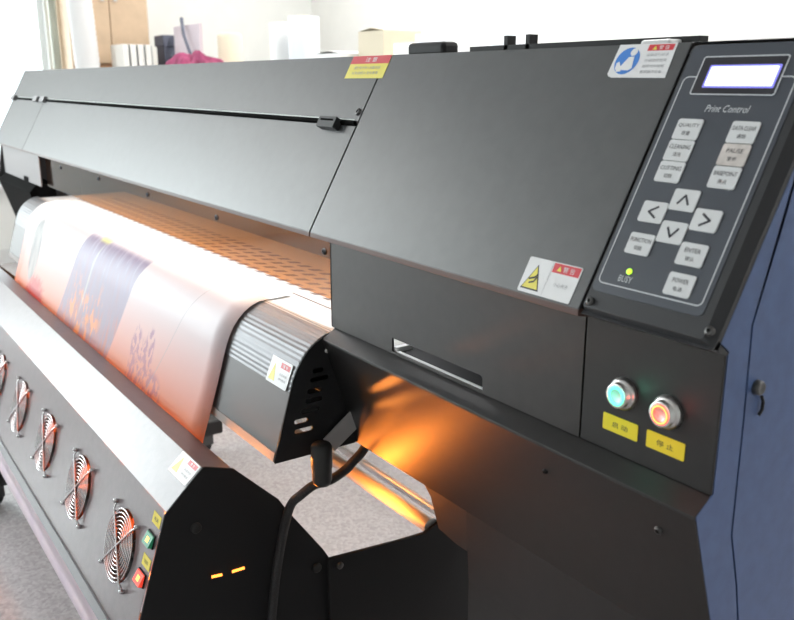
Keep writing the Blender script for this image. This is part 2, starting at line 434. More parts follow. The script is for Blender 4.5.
m = MB()      # white label with a blue mandatory disc
m.fprism(SL, [(-.2245, .2400)] + [(-.2310 + .002, .2415), (-.2312, .2440), (-.2302, .2770), (-.1590, .2770), (-.1572, .2394)], .0001, .0006, 'white')
m.disc(SL, -.2125, .2583, .0150, .0008, 'labelblue')
m.disc(SL, -.2075, .2680, .0043, .0010, 'white', 16)
m.add([SL(x, t, .0010) for x, t in [(-.2115, .2625), (-.2050, .2630), (-.2025, .2500), (-.2060, .2475), (-.2150, .2480), (-.2180, .2520)]], [(0, 1, 2, 3, 4, 5)], 'white')
m.add([SL(x, t, .0010) for x, t in [(-.2245, .2560), (-.2215, .2575), (-.2165, .2505), (-.2150, .2465), (-.2205, .2460), (-.2240, .2500)]], [(0, 1, 2, 3, 4, 5)], 'white')
m.fprism(SL, [(-.1920, .2690), (-.1612, .2690), (-.1610, .2757), (-.1920, .2757)], .0006, .0008, 'red')
tri(SL, m, -.1835, .2722, .0052, .0045, 'lyellow', .0010)
m.text(SL, '警 告', -.1725, .2722, .0044, .0010, 'white', width=.0125)
for i, bd in enumerate(('设备运行前请', '仔细阅读使用', '说明书并按照', '要求操作设备')):
    scribble(m, SL, -.1905, -.1640, .2645 - i * .0062, .0034, .0008, bd)
part_label(m.build('warning_label', ec), 'white label with blue disc and red heading')

m = MB()      # yellow triangle label beside the keypad
m.rrect(SL, -.2285, -.1567, .0020, .0393, .002, .0001, .0006, 'white')
tri(SL, m, -.2130, .0190, .0250, .0270, 'ink', .0008)
tri(SL, m, -.2130, .0186, .0215, .0232, 'lyellow', .0010)
m.stroke(SL, [(-.2180, .0165), (-.2110, .0190), (-.2085, .0225)], .0020, .0012, 'ink')
m.stroke(SL, [(-.2160, .0125), (-.2105, .0145), (-.2085, .0190)], .0018, .0012, 'ink')
m.stroke(SL, [(-.1945, .0035), (-.1945, .0375)], .0004, .0008, 'ink_grey')
m.fprism(SL, [(-.1932, .0285), (-.1582, .0285), (-.1582, .0383), (-.1932, .0383)], .0006, .0008, 'red')
tri(SL, m, -.1845, .0333, .0060, .0055, 'lyellow', .0010)
m.text(SL, '警 告', -.1720, .0333, .0058, .0010, 'white', width=.0150)
m.text(SL, '小心夹手', -.1750, .0170, .0040, .0008, 'ink_grey', width=.0190)
part_label(m.build('warning_label', ec), 'white label with yellow hazard triangle')

# --- control panel
m = MB()
m.fprism(SL, [(XCP + .0005, 0), (0, 0), (0, ST), (XCP + .0005, ST)], -.012, -.0055, 'panel_body')
# raised face with bevelled rim
def bevel_plate(m, fr, x0, x1, t0, t1, r, h0, h1, inset, k, ktop):
    A = rpoly(x0, x1, t0, t1, r, 4); B = rpoly(x0 + .0010, x1 - inset, t0 + inset * .5, t1 - inset * .5, r, 4); n = len(A)
    vs = [fr(x, t, h0) for x, t in A] + [fr(x, t, h1) for x, t in B]
    m.add(vs, [(i, (i + 1) % n, n + (i + 1) % n, n + i) for i in range(n)], k)
    m.add([fr(x, t, h1) for x, t in B], [tuple(range(n))], ktop)
bevel_plate(m, SL, XCP + .001, -.0005, 0, ST, .003, -.0055, .0, .009, 'panel_body', 'panel_body')
m.fprism(SL, rpoly(-.1385, -.0175, .0215, .2735, .006), -.001, .0006, 'panel')
p = SL(0, 0, -.0055)
m.prism([(p.y - .004, p.z - .0005), (.001, 1.0215), (.006, 1.0245), (p.y + .006, p.z + .006)], XCP + .001, 0, 'panel_body')
top_strip(m, XCP + .0005, 0, 'panel_body')
cp = m.build('control_panel', PR, bevel=.0008)
m = MB()
H = .0010
# frame line, broken by the display
pts = rpoly(-.1340, -.0222, .0303, .2400, .005)
m.outline(SL, pts, .0011, H, 'line')
m.outline(SL, rpoly(-.1203, -.0360, .2222, .2600, .002), .0011, H + .0006, 'line')
m.text(SL, 'Print Control', -.0752, .2086, .0070, H, 'line', width=.0430, slant=.18)
m.text(SL, 'BUSY', -.1056, .0383, .0062, H, 'line', width=.0150)
part_label(m.build('panel_print', cp), 'pale grey frame line and lettering')
m = MB(); m.rrect(SL, -.1195, -.0368, .2228, .2594, .0018, .0004, .0014, 'lcd_bezel')
bz = m.build('display', cp)
m = MB(); m.rrect(SL, -.1105, -.0395, .2288, .2515, .0012, .0014, .0016, 'lcd_edge'); m.rrect(SL, -.1085, -.0415, .2306, .2497, .0010, .0016, .0019, 'lcd'); part_label(m.build('display_bezel', cp), 'glowing white display')
bz.name = 'display_frame'
cp.children[-1].name = 'display_screen'
m = MB(); m.lathe(SL, -.1046, .0459, [(.0028, .0004), (.0028, .0016), (.0018, .0024), (.0001, .0026)], 'led_green', 16)
part_label(m.build('indicator_light', cp), 'small lit yellow-green indicator')
for x, t in ((-.1375, .0105), (-.0100, .0125)): screw(SL, x + .004, t, 0, .0042, parent=cp)

def key(x, t, body, cn=None, k='key', w=.0268, hgt=.0205):
    m = MB(); m.rrect(SL, x - w / 2, x + w / 2, t - hgt / 2, t + hgt / 2, .0022, .0004, .0017, k)
    h = .0019
    if body in '^<>v':
        a = .0048
        P = {'^': [(-a * 1.15, -a * .8), (0, a * .9), (a * 1.15, -a * .8)], 'v': [(-a * 1.15, a * .8), (0, -a * .9), (a * 1.15, a * .8)],
             '<': [(a * .9, a * 1.1), (-a * .9, 0), (a * .9, -a * 1.1)], '>': [(-a * .9, a * 1.1), (a * .9, 0), (-a * .9, -a * 1.1)]}[body]
        m.stroke(SL, [(x + px, t + py) for px, py in P], .0022, h, 'ink')
    else:
        wd = min(.0225, .0032 * len(body))
        m.text(SL, body, x, t + .0036, .0042, h, 'ink', width=wd)
        m.text(SL, cn, x, t - .0040, .0042, h, 'ink', width=.0088)
    return m.build('key', cp, bevel=.0004)
for i, (en, cn) in enumerate((('QUALITY', '质量'), ('CLEANING', '清洗'), ('CUTTING', '切纸'))):
    key(-.1065, .1870 - i * .0213, en, cn)
for i, (en, cn) in enumerate((('DATA CLEAR', '清除'), ('PAUSE', '暂停'), ('BASEPOINT', '原点'))):
    key(-.0500, .1868 - i * .0213, en, cn, 'key_worn' if i == 1 else 'key')
key(-.0790, .1195, '^'); key(-.1062, .1045, '<'); key(-.0502, .1040, '>'); key(-.0780, .0885, 'v')
key(-.1058, .0728, 'FUNCTION', '功能'); key(-.0500, .0720, 'ENTER', '确认'); key(-.0495, .0440, 'POWER', '电源')

# --- fascia under the end cover with a slot, and the push button panel
m = MB()
def fbox(m, x0, x1, z0, z1, k, y0=0, th=.003): m.box((x0, y0, z0), (x1, y0 + th, z1), k)
sx0, sx1, sz0, sz1 = -.4838, -.3020, .8985, .9168
fbox(m, -.6390, sx0, .8955, 1.0235, 'fascia'); fbox(m, sx1, -.1535, .8955, 1.0235, 'fascia')
fbox(m, sx0, sx1, sz1, 1.0235, 'fascia'); fbox(m, sx0, sx1, .8955, sz0, 'fascia')
# return flange on the platen end of the fascia
m.box((-.6390, 0, .8955), (-.636, .20, 1.0235), 'black')
m.prism([(-.3070, sz1), (sx1, sz1), (sx1, sz1 - .006), (-.3035, sz1 - .0015)], .0, .003, 'black', axis=1)
fas = m.build('fascia_panel', PR)
m = MB(); m.box((sx0 - .02, .0032, .8955), (sx1 + .02, .0900, .8978), 'flat_black'); m.box((sx0 - .02, .0900, .8955), (sx1 + .02, .0940, .95), 'flat_black')
m.box((sx0 - .001, .0032, .8978), (sx1 + .001, .0060, .9002), 'white'); m.box((sx0 - .003, .0032, .8978), (sx0 + .006, .0300, .9040), 'white'); m.build('slot_tray', PR)
m = MB(); fbox(m, -.1512, -.0005, .8955, 1.0225, 'black')
bp_ = m.build('button_panel', PR, bevel=.0008)
def push_button(x, z, ringm, second, lab, nm):
    m = MB(); m.lathe(FR, x, z, [(.0158, .0), (.0158, .002), (.0148, .0042), (.0130, .0060), (.0122, .0062), (.0122, .0105), (.0114, .0112), (.0096, .0112)], 'steel', 40)
    m.lathe(FR, x, z, [(.0066, .0112), (.0062, .0106), (.0001, .0104)], 'dull', 28)
    o = m.build('push_button', PR)
    m = MB(); m.lathe(FR, x, z, [(.0097, .0105), (.0097, .0114), (.0082, .0117), (.0066, .0114), (.0066, .0106)], ringm, 40)
    if second:
        m2 = MB(); m2.lathe(FR, x, z, [(.0085, .0119), (.0073, .0119)], second, 40); part_label(m2.build('light_ring', o), 'amber glowing inner ring')
    part_label(m.build('light_ring', o), lab + ' glowing ring')
    part_label(o, 'metal push button with ' + lab + ' glowing ring')
    c = {'ring_green': (.15, 1, .6), 'ring_red': (1, .12, .06)}[ringm]
    l = bpy.data.lights.new('ring_light', 'POINT'); l.energy = .012; l.specular_factor = 0; l.color = c; l.shadow_soft_size = .006
    lo = bpy.data.objects.new('ring_light', l); COL.objects.link(lo); lo.location = FR(x, z, .022)
push_button(-.1010, .9580, 'ring_green', None, 'green', 1); push_button(-.0510, .9562, 'ring_red', 'amber', 'red', 2)
for x0, x1, cn in ((-.1233, -.0815, '启 动'), (-.0712, -.0297, '停 止')):
    m = MB(); m.rrect(FR, x0, x1, .9164, .9330, .0012, .0001, .0007, 'yellow'); m.text(FR, cn, (x0 + x1) / 2, .9245, .0058, .0009, 'ink', width=.0185)
    part_label(m.build('name_plate', bp_), 'yellow name plate')

# --- ledge, beam and cabinet below
m = MB()
m.prism([(.003, .8958), (-.0197, .8811), (-.0197, .8775), (.003, .8918)], -.6320, -.0005, 'black')
m.build('ledge', PR, bevel=.0006)
m = MB(); m.prism([(-.0190, .8775), (.0385, .7045), (.0445, .7045), (.03, .8775)], -2.40, -.0005, 'black'); bm_ = m.build('front_beam', PR)
m = MB(); m.prism([(.0385, .7045), (.046, .60), (.046, .12), (.50, .12), (.50, .80), (.06, .80)], -.3720, -.0045, 'black'); cab = m.build('cabinet', PR)
BEAM = frame((0, -.0190, .8775), (1, 0, 0), (0, .0575, -.173), (0, -.173, -.0575))
for x, t in ((-.0430, .0330), (-.1880, .0320)): screw(BEAM, x, t, 0, .0042 if x > -.1 else .003, 'flat_black' if x < -.1 else 'screw', parent=bm_)
m = MB(); Bp = [(-.4700, .7050), (-.3720, .7085), (-.3720, .6450), (-.3950, .6450), (-.4330, .6500), (-.4520, .6900)]
m.prism(Bp, .0420, .0450, 'black', axis=1); m.build('corner_bracket', PR)

# --- side panel (blue-grey) with a door
E0 = frame((0, 0, 0), (0, 1, 0), (0, 0, 1), (1, 0, 0))
seam = [(.0625, 1.1960), (.0565, 1.1127), (.0330, 1.0433), (.0360, .9576), (.0375, .8464), (.0550, .7880), (.0750, .70), (.0800, .14)]
seam[0] = (.0880, 1.2200); seam[1] = (.0610, 1.1270)
a = SL(0, ST, -.0075); c = SL(0, 0, -.0075)
frontline = [(a.y, a.z - .006), (c.y + .006, c.z + .004), (.0035, 1.0235), (.0035, .8962), (-.0180, .8812), (-.0170, .8775), (.0395, .7045), (.0470, .60), (.0470, .12)]
m = MB()
poly = frontline + [(.0785, .12)] + [(y - .0012, z) for y, z in seam[::-1]] + [(.1050, 1.265)]
m.fprism(E0, poly, -.004, .0, 'blue'); m.build('side_panel', PR)
m = MB(); m.fprism(E0, [(.080, .12)] + [(.50, .12), (.50, 1.272), (.1090, 1.272)] + [(y + .0012, z) for y, z in seam], -.004, .0002, 'blue'); sd = m.build('side_door', PR)
m = MB(); m.fprism(E0, [(.05, .13), (.49, .13), (.49, 1.26), (.13, 1.26), (.01, 1.03), (.01, .90), (.03, .87)], -.012, -.005, 'gap'); m.build('side_liner', PR)
m = MB(); m.lathe(E0, .0490, .9850, [(.0068, 0), (.0068, .004), (.0055, .006), (.0050, .006), (.0001, .005)], 'screw', 20)
m.tube([E0(.0545, .9760, .003), E0(.0580, .9700, .003), E0(.0575, .9630, .003), E0(.0535, .9590, .003)], .0015, 'flat_black', 8)
part_label(m.build('cam_lock', sd), 'small round lock with hooked tab')

# --- far end: fascia, black end ledge
m = MB(); fbox(m, -2.93, -2.392, .925, 1.0235, 'fascia_grey'); m.box((-2.62, -.002, .925), (-2.56, .0, .940), 'gap'); m.build('fascia_panel', PR)
m = MB(); m.prism([(.003, .925), (-.02, .90), (.0385, .70), (.06, .70), (.06, .925)], -2.95, -2.47, 'gap'); m.build('end_block', PR)
m = MB(); m.prism([(.002, 1.02), (-.018, 1.0335), (a.y, a.z), (.50, 1.272), (.50, .12), (.05, .12), (.05, .70), (-.02, .90)], -2.977, -2.957, 'lid'); m.build('end_wall', PR)
# --- body behind
m = MB(); m.box((-2.95, .46, .70), (-.005, .50, 1.278), 'black'); m.build('back_panel', PR)
# --- inside: rail, platen, light strip, amber acrylic
m = MB(); m.box((-2.95, .200, .985), (-.60, .260, 1.075), 'grey'); m.box((-2.95, .195, .998), (-.60, .200, 1.010), 'steel')
m.build('carriage_rail', PR)
m = MB(); m.box((-2.95, .262, .70), (-.55, .275, 1.26), 'apron_dark'); m.build('inner_wall', PR)
m = MB(); m.box((-2.42, -.005, .845), (-.6395, .262, .8885), 'platen')
m.box((-.6395, .004, .845), (-.505, .262, .8885), 'platen')
for r0 in (.085, .115, .145, .175):
    for i in range(40):
        x = -.66 - i * .043 + (r0 - .055) * .5
        m.add([(x, r0, .8889), (x + .020, r0, .8889), (x + .036, r0 + .018, .8889), (x + .016, r0 + .018, .8889)], [(0, 1, 2, 3)], 'platen_slot')
m.box((-.875, .0605, .8885), (-.6395, .0625, .8893), 'platen_slot')
m.build('platen', PR)
m = MB(); m.box((-2.38, .0075, 1.0218), (-.645, .0155, 1.0280), 'grey'); m.box((-2.38, .0080, 1.0206), (-.645, .0150, 1.0218), 'white_led')
m.build('light_strip', PR)
m = MB(); m.box((-2.38, .0600, 1.0400), (-.46, .0690, 1.0460), 'grey'); m.box((-2.38, .0605, 1.0385), (-.46, .0685, 1.0400), 'white_led'); m.build('light_strip', PR)  # second strip added above the sight line to brighten the platen behind the acrylic
area_light('inner_fill_light', (-1.42, .0645, 1.037), (-1.42, .075, .80), 1.90, .008, 4, (.97, .985, 1.0))  # fill light added under that inner strip
area_light('strip_light', (-1.51, .0115, 1.0200), (-1.51, .008, .80), 1.72, .006, 0.9, (.97, .985, 1.0))
m = MB(); m.box((-2.385, .0180, .9265), (-.6400, .0210, 1.0300), 'acrylic')
pn = m.build('acrylic_window', PR)
GN = frame((0, .0180, 0), (1, 0, 0), (0, 0, 1), (0, -1, 0))
for x, z in ((-.686, .9965), (-1.082, .9965), (-1.458, .9985), (-1.826, 1.0005), (-2.203, .9985)): screw(GN, x, z, 0, .0052, 'flat_black', parent=pn)
# --- heated apron, ribbed at the top, with a vented end plate
AP = [(.000, .8875), (-.012, .8860), (-.024, .8810), (-.036, .8735), (-.047, .8635), (-.056, .8515), (-.0635, .8375), (-.0690, .8240), (-.0735, .8100)]
APL = [(-.0735, .8100), (-.0880, .7620), (-.1010, .7180)]
m = MB(); fine = []
for i in range(len(AP) - 1):
    for j in range(4):
        f = j / 4; fine.append((AP[i][0] * (1 - f) + AP[i + 1][0] * f, AP[i][1] * (1 - f) + AP[i + 1][1] * f))
fine.append(AP[-1]); rib = []
for i, (y, z) in enumerate(fine):
    o = .0006 if i % 2 == 0 else 0.0
    rib.append((y - o * .7, z + o * .7))
m.sheet(rib, -2.46, -.6345, 'apron')
m.sheet(APL, -2.46, -.6345, 'apron_dark')
ap = m.build('heated_apron', PR, solid=.002, off=0)
m = MB(); m.box((-2.42, -.0840, .7700), (-.6345, .0150, .7715), 'grey'); m.build('slot_light_blocker', PR)  # unseen plate added to keep heater light out of the upper slots
m = MB(); m.prism([(-.1018, .7235), (-.1048, .7105), (-.1025, .7100), (-.0900, .7105), (-.0900, .7125), (-.0995, .7135), (-.0992, .7235)], -2.46, -.6345, 'lip')
m.build('apron_lip', PR)
endp = [(-.020, .8835), (-.032, .8775), (-.044, .8680), (-.054, .8560), (-.0625, .8430), (-.0695, .8290), (-.0745, .8120), (-.0890, .7620), (-.1040, .7105), (-.103, .7080), (.0310, .7070), (.0480, .7120), (.0300, .7600), (.0120, .8200), (.0020, .8680), (.0015, .8700), (-.010, .8780)]
slots = [(-.038, -.020, .8355), (-.042, -.012, .8225), (-.047, -.022, .8060), (-.051, -.023, .7920), (-.059, -.028, .7775), (-.070, -.048, .7640), (-.070, -.040, .7490)]
def end_plate(x):
    cu = bpy.data.curves.new('end_plate', 'CURVE'); cu.dimensions = '2D'; cu.fill_mode = 'BOTH'; cu.extrude = .0012
    def ring(pts):
        sp = cu.splines.new('POLY'); sp.points.add(len(pts) - 1); sp.use_cyclic_u = True
        for q, p in zip(sp.points, pts): q.co = (p[0], p[1], 0, 1)
    ring(endp)
    for s0, s1, z in slots: ring(rpoly(s0, s1, z - .0036, z + .0036, .0034))
    o = bpy.data.objects.new('t', cu); COL.objects.link(o)
    me = bpy.data.meshes.new_from_object(o.evaluated_get(bpy.context.evaluated_depsgraph_get()))
    me.transform(Matrix(((0, 0, 1, x), (1, 0, 0, 0), (0, 1, 0, 0), (0, 0, 0, 1))))
    me.materials.clear(); me.materials.append(M['flat_black'])
    bpy.data.objects.remove(o); bpy.data.curves.remove(cu)
    n = bpy.data.objects.new('end_plate', me); COL.objects.link(n); n.parent = PR; n.matrix_parent_inverse = Matrix.Translation(-PR.location)
    return n
e1 = end_plate(-.6325); e2 = end_plate(-2.4615)
EP = frame((-.6313, 0, 0), (0, 1, 0), (0, 0, 1), (1, 0, 0))
screw(EP, -.0135, .8630, 0, .0036, 'steel', parent=e1)
AF = frame((0, -.0735, .8100), (1, 0, 0), (0, .0145, .0480), (0, -.0480, .0145))
screw(AF, -.6480, .0050, 0, .0045, parent=ap)
# label wrapped on the apron (tangent quad near the bend)
AL = frame((0, -.0790, .8130), (1, 0, 0), (0, .0200, .0435), (0, -.0435, .0200))
AL = frame((0, -.0765, .8100), (1, 0, 0), (0, .0175, .0440), (0, -.0440, .0175))
m = MB(); m.rrect(AL, -.7050, -.6420, .000, .0390, .0015, .0005, .0010, 'white')
tri(AL, m, -.6900, .0175, .0190, .0260, 'lyellow', .0012)
m.fprism(AL, [(-.6730, .0270), (-.6460, .0270), (-.6460, .0350), (-.6730, .0350)], .0010, .0012, 'red')
m.text(AL, '警 告', -.6595, .0310, .0050, .0014, 'white', width=.014)
scribble(m, AL, -.6710, -.6490, .0180, .0034, .0012, '高温表面'); scribble(m, AL, -.6710, -.6490, .0110, .0034, .0012, '请勿触摸')
part_label(m.build('warning_label', ap), 'white label with pale yellow triangle')
# strap and knob under the end plate
m = MB(); Sp = [(-.0280, .7310), (-.0100, .7080), (.0300, .7350), (.0200, .7650)]
m.prism(Sp, -.6230, -.6205, 'strap'); m.build('strap', PR)
m = MB(); KN = frame((-.600, -.0440, 0), (1, 0, 0), (0, 1, 0), (0, 0, 1))
m.lathe(KN, 0, 0, [(.0001, .7360), (.0130, .7360), (.0155, .7320), (.0155, .7000), (.0145, .6960), (.0145, .6800), (.0115, .6725), (.0001, .6720)], 'rubber', 24)
m.build('knob', PR)
# --- top fittings behind the ridge
m = MB(); m.box((-.712, .185, 1.275), (-.622, .215, 1.2955), 'flat_black'); m.build('clamp', PR, bevel=.006)
m = MB(); m.prism([(.20, 1.2785), (.20, 1.2865), (.215, 1.2865), (.215, 1.2785)], -.580, -.200, 'flat_black')
for x in (-.505, -.463): m.box((x - .0035, .20, 1.275), (x + .0035, .215, 1.2985), 'flat_black')
m.build('guide_rail', PR)
m = MB(); m.box((-.262, .18, 1.275), (-.222, .22, 1.2835), 'white'); m.build('plastic_cap', PR, bevel=.003)
# --- stand
for x in (-2.22, -.20):
    m = MB(); m.box((x - .05, .18, .14), (x + .05, .32, .70), 'black'); m.build('leg', PR)
    m = MB(); m.box((x - .04, -.33, .070), (x + .04, .46, .122), 'black'); ft = m.build('foot', PR, bevel=.006)
    for y in (-.27, .40):
        m = MB(); CF = frame((x - .014, y, .0275), (0, 1, 0), (0, 0, 1), (1, 0, 0))
        m.lathe(CF, 0, 0, [(.008, 0), (.0255, 0), (.0275, .004), (.0275, .024), (.0255, .028), (.008, .028)], 'rubber', 24)
        m.box((x - .02, y - .012, .03), (x - .016, y + .03, .072), 'screw'); m.box((x + .016, y - .012, .03), (x + .02, y + .03, .072), 'screw')
        m.build('caster', ft)

# ================================================================== DRYING FAN UNIT
DX1, DX0 = -.720, -2.62
DR = thing('drying_fan_unit', 'long low dark dryer box with a row of round fans', 'dryer', (-1.6, -.20, .40))
Fp = Vector((0, -.2377, .6323)); Tp = Vector((0, -.1773, .6873)); Lp = Vector((0, -.1309, .6729))
a18 = math.radians(18); dd = Vector((0, -math.sin(a18), -math.cos(a18))); nn = Vector((0, -math.cos(a18), math.sin(a18)))
DF = frame((0, Fp.y, Fp.z), (1, 0, 0), dd, nn)     # t runs down the fan face
FH = .2430
# top plate
m = MB()
th = .002
m.prism([(Fp.y, Fp.z), (Tp.y, Tp.z), (Lp.y, Lp.z), (Lp.y + .0005, Lp.z - .012), (Lp.y - .0015, Lp.z - .012), (Lp.y - .002, Lp.z - .003), (Tp.y, Tp.z - .003), (Fp.y + .002, Fp.z - .003)], DX0, DX1 + .002, 'dryer')
tp = m.build('top_plate', DR, bevel=.0008)
# fan face with round openings
fans = [-.849 - .2412 * i for i in range(7)]
FT, RO = .1085, .0575
m = MB()
NSEG = 48
def holed_cell(x0, x1, t0, t1, cx, ct, r):
    inner = []; outer = []
    for j in range(NSEG):
        a = 2 * math.pi * j / NSEG; dx, dt = math.cos(a), math.sin(a)
        inner.append((cx + r * dx, ct + r * dt))
        s = min(((x1 - cx) / dx if dx > 1e-9 else (x0 - cx) / dx if dx < -1e-9 else 1e9), ((t1 - ct) / dt if dt > 1e-9 else (t0 - ct) / dt if dt < -1e-9 else 1e9))
        outer.append((cx + s * dx, ct + s * dt))
    for h in (0.0, -.002):
        vs = [DF(x, t, h) for x, t in inner] + [DF(x, t, h) for x, t in outer]
        m.add(vs, [(j, (j + 1) % NSEG, NSEG + (j + 1) % NSEG, NSEG + j) for j in range(NSEG)], 'dryer')
    m.add([DF(x, t, 0) for x, t in inner] + [DF(x, t, -.002) for x, t in inner], [(j, (j + 1) % NSEG, NSEG + (j + 1) % NSEG, NSEG + j) for j in range(NSEG)], 'dryer')
    for xc, tc_ in ((x0, t0), (x0, t1), (x1, t0), (x1, t1)):     # corner fills
        k = min(range(NSEG), key=lambda q: (outer[q][0] - xc) ** 2 + (outer[q][1] - tc_) ** 2)
        for q in (k - 1, k + 1):
            A = outer[k]; B = outer[q % NSEG]
            if abs(A[0] - xc) + abs(A[1] - tc_) > 1e-6 or True:
                m.add([DF(*A, 0), DF(*B, 0), DF(xc, tc_, 0)], [(0, 1, 2)], 'dryer')
cells = fans
edges_x = [DX1 - .004] + [(fans[i] + fans[i + 1]) / 2 for i in range(6)] + [DX0]
ct0, ct1 = FT - .075, FT + .075
for i, cx in enumerate(fans):
    x1, x0 = edges_x[i], edges_x[i + 1]
    xa, xb = cx - .075, cx + .075
    holed_cell(xa, xb, ct0, ct1, cx, FT, RO)
    for u0, u1 in ((x0, xa), (xb, x1)):
        m.add([DF(u0, ct0, 0), DF(u1, ct0, 0), DF(u1, ct1, 0), DF(u0, ct1, 0)], [(0, 1, 2, 3)], 'dryer')
for t0, t1 in ((.0, ct0), (ct1, FH - .02)):
    m.add([DF(DX0, t0, 0), DF(DX1 - .004, t0, 0), DF(DX1 - .004, t1, 0), DF(DX0, t1, 0)], [(0, 1, 2, 3)], 'dryer')
# rolled lip along the bottom
m.fprism(DF, [(DX0, FH - .0205), (DX1 - .004, FH - .0205), (DX1 - .004, FH - .001), (DX0, FH - .001)], -.010, .003, 'grey')
q = DF(0, FH - .003, -.008); 
m.prism([(q.y, q.z), (-.2500, q.z - .004), (-.2500, q.z - .007), (q.y, q.z - .003)], DX0, DX1 - .004, 'dryer')
fp = m.build('fan_panel', DR)
# end plates: broad black side plate, carried on by an arm under the printer
ep = [(-.3120, .4030), (-.2410, .6310), (-.2377, .6345), (-.1790, .6900), (-.1740, .6895), (-.1309, .6750), (-.0578, .6020), (-.0426, .5770), (.0190, .4890), (.0300, .4700), (.0300, .3300), (-.23, .3700)]
m = MB(); m.prism(ep, DX1, DX1 + .004, 'flat_black')
xe = DX1 + .004
EDF = frame((xe, 0, 0), (0, 1, 0), (0, 0, 1), (1, 0, 0))
sp = m.build('side_plate', DR, bevel=.0012)
for y, z in ((-.196, .597), (.006, .458)):
    m = MB(); m.lathe(EDF, y, z, [(.0085, 0), (.0085, .003), (.0065, .0045), (.0001, .0045)], 'rubber', 18); m.build('screw', sp)
# two lit slots in the plate
m = MB()
for (y0, z0), (y1, z1) in (((-.1765, .5065), (-.1600, .5045)), ((-.1430, .5035), (-.1225, .5030))):
    m.tube([(xe + .0005, y0, z0 + .0005), (xe + .0005, y1, z1 + .0005)], .0022, 'ir', 8)
part_label(m.build('vent_slot', sp), 'small orange lit slots')
m = MB(); arm = [(.0250, .4690), (.0300, .4700), (.1680, .4570), (.2250, .4535), (.2420, .4590), (.2600, .4660), (.2850, .4670), (.2990, .4610), (.3120, .4480), (.3220, .4300), (.3640, .4150), (.3640, .16), (.0250, .16)]
m.prism(arm, DX1 + .0045, DX1 + .012, 'flat_black'); ar = m.build('support_arm', DR, bevel=.001)
m = MB(); m.lathe(frame((DX1 + .012, 0, 0), (0, 1, 0), (0, 0, 1), (1, 0, 0)), .046, .4525, [(.006, 0), (.006, .003), (.0045, .0045), (.0001, .0045)], 'screw', 16); m.build('screw', ar)
m = MB(); m.prism(ep, DX0, DX0 + .004, 'flat_black'); m.build('side_plate', DR)
# guide tubes carried by the arm
m = MB(); m.tube([(-2.10, .245, .4580), (DX1 + .004, .245, .4580)], .0150, 'tube', 20); m.build('guide_tube', DR)
m = MB(); m.box((-2.10, .2780, .4550), (DX1 + .004, .2860, .4690), 'tube'); m.build('guide_bar', DR)

# infrared heater tubes with a reflector, open to the back
m = MB(); 
rf = [(-.150, .640), (-.195, .600), (-.228, .540), (-.246, .470), (-.244, .420)]
for x0, x1 in [(-2.6, -.93 - 6 * .2412 - .07)] + [(fans[i + 1] + .07, fans[i] - .07) for i in range(6)] + [(fans[0] + .07, DX1 - .006)]:
    m = MB(); m.sheet(rf, x0, x1, 'grey'); m.build('reflector', DR)
for z, y in ((.600, -.165), (.520, -.200), (.440, -.222)):
    m = MB(); m.tube([(-2.58, y, z), (DX1 - .012, y, z)], .005, 'ir', 10); m.build('ir_glow_tube', DR)
area_light('heater_fill_light', (-1.64, -.190, .545), (-1.64, .40, .75), 1.78, .10, 16, (1.0, .36, .06))
m = MB(); m.tube([(-.835, -.020, .538), (-.732, -.020, .538)], .0045, 'ir', 10); m.build('ir_glow_tube', DR)  # short glowing tube added out of sight, source for the beam's orange light
area_light('heater_fill_light', (-.740, -.020, .5425), (-.50, .02, .80), .014, .012, .52, (1.0, .25, .03), 130)  # added light, aimed up to throw orange on the front beam
area_light('heater_fill_light', (-.785, -.020, .541), (-.45, .02, .76), .08, .012, .22, (1.0, .25, .03), 110)  # wider added light for the same orange on the beam
area_light('heater_fill_light', (-.785, -.016, .536), (-.86, .245, .458), .09, .012, 1.8, (1.0, .28, .04), 50)  # added light that picks out the guide tube in orange
area_light('heater_fill_light', (-.790, -.1270, .6620), (-.740, -.1035, .716), .09, .008, 2.4, (1.0, .30, .05), 110)  # added light hidden behind the dryer's edge, brightening the apron lip

def build_fan(cx):
    m = MB()
    m.lathe(DF, cx, FT, [(RO - .0005, -.002), (RO - .0015, -.030), (RO + .002, -.030)], 'impeller', 40)
    # four arms carrying the motor
    m.lathe(DF, cx, FT, [(.0200, -.034), (.0200, -.010), (.0185, -.008), (.0001, -.008)], 'impeller', 28)
    f = m.build('fan', DR)
    m = MB()
    for kq in range(7):
        a0 = 2 * math.pi * kq / 7; vs = []
        for r, tw in ((.019, .42), (.038, .36), (.0550, .30)):
            for da, h in ((-tw, -.026), (tw * .2, -.012)):
                a = a0 + da + r * 6; vs.append(DF(cx + r * math.cos(a), FT + r * math.sin(a), h))
        m.add(vs, [(0, 1, 3, 2), (2, 3, 5, 4)], 'impeller', True)
    m.build('impeller', f, solid=.0012)
    m = MB()
    for r in [.0125 + .0063 * q for q in range(8)]:
        pts = [DF(cx + r * math.cos(2 * math.pi * j / 40), FT + r * math.sin(2 * math.pi * j / 40), .0060 - .0005 * (r / .056)) for j in range(41)]
        m.tube(pts, .00115, 'guard', 6, cap=False)
    c = .0525
    for sx in (1, -1):
        pts = [DF(cx - sx * c, FT - c, .003), DF(cx - sx * c * .82, FT - c * .82, .0078), DF(cx, FT, .0080), DF(cx + sx * c * .82, FT + c * .82, .0078), DF(cx + sx * c, FT + c, .003)]
        m.tube(pts, .0016, 'guard', 8)
    m.build('fan_guard', f)
    for sx in (1, -1):
        for sy in (1, -1):
            m = MB(); m.lathe(DF, cx + sx * c, FT + sy * c, [(.0036, 0), (.0036, .0055), (.0028, .0085), (.0001, .0092)], 'guard', 14)
            m.build('screw', f)
    return f
f0 = build_fan(fans[0])
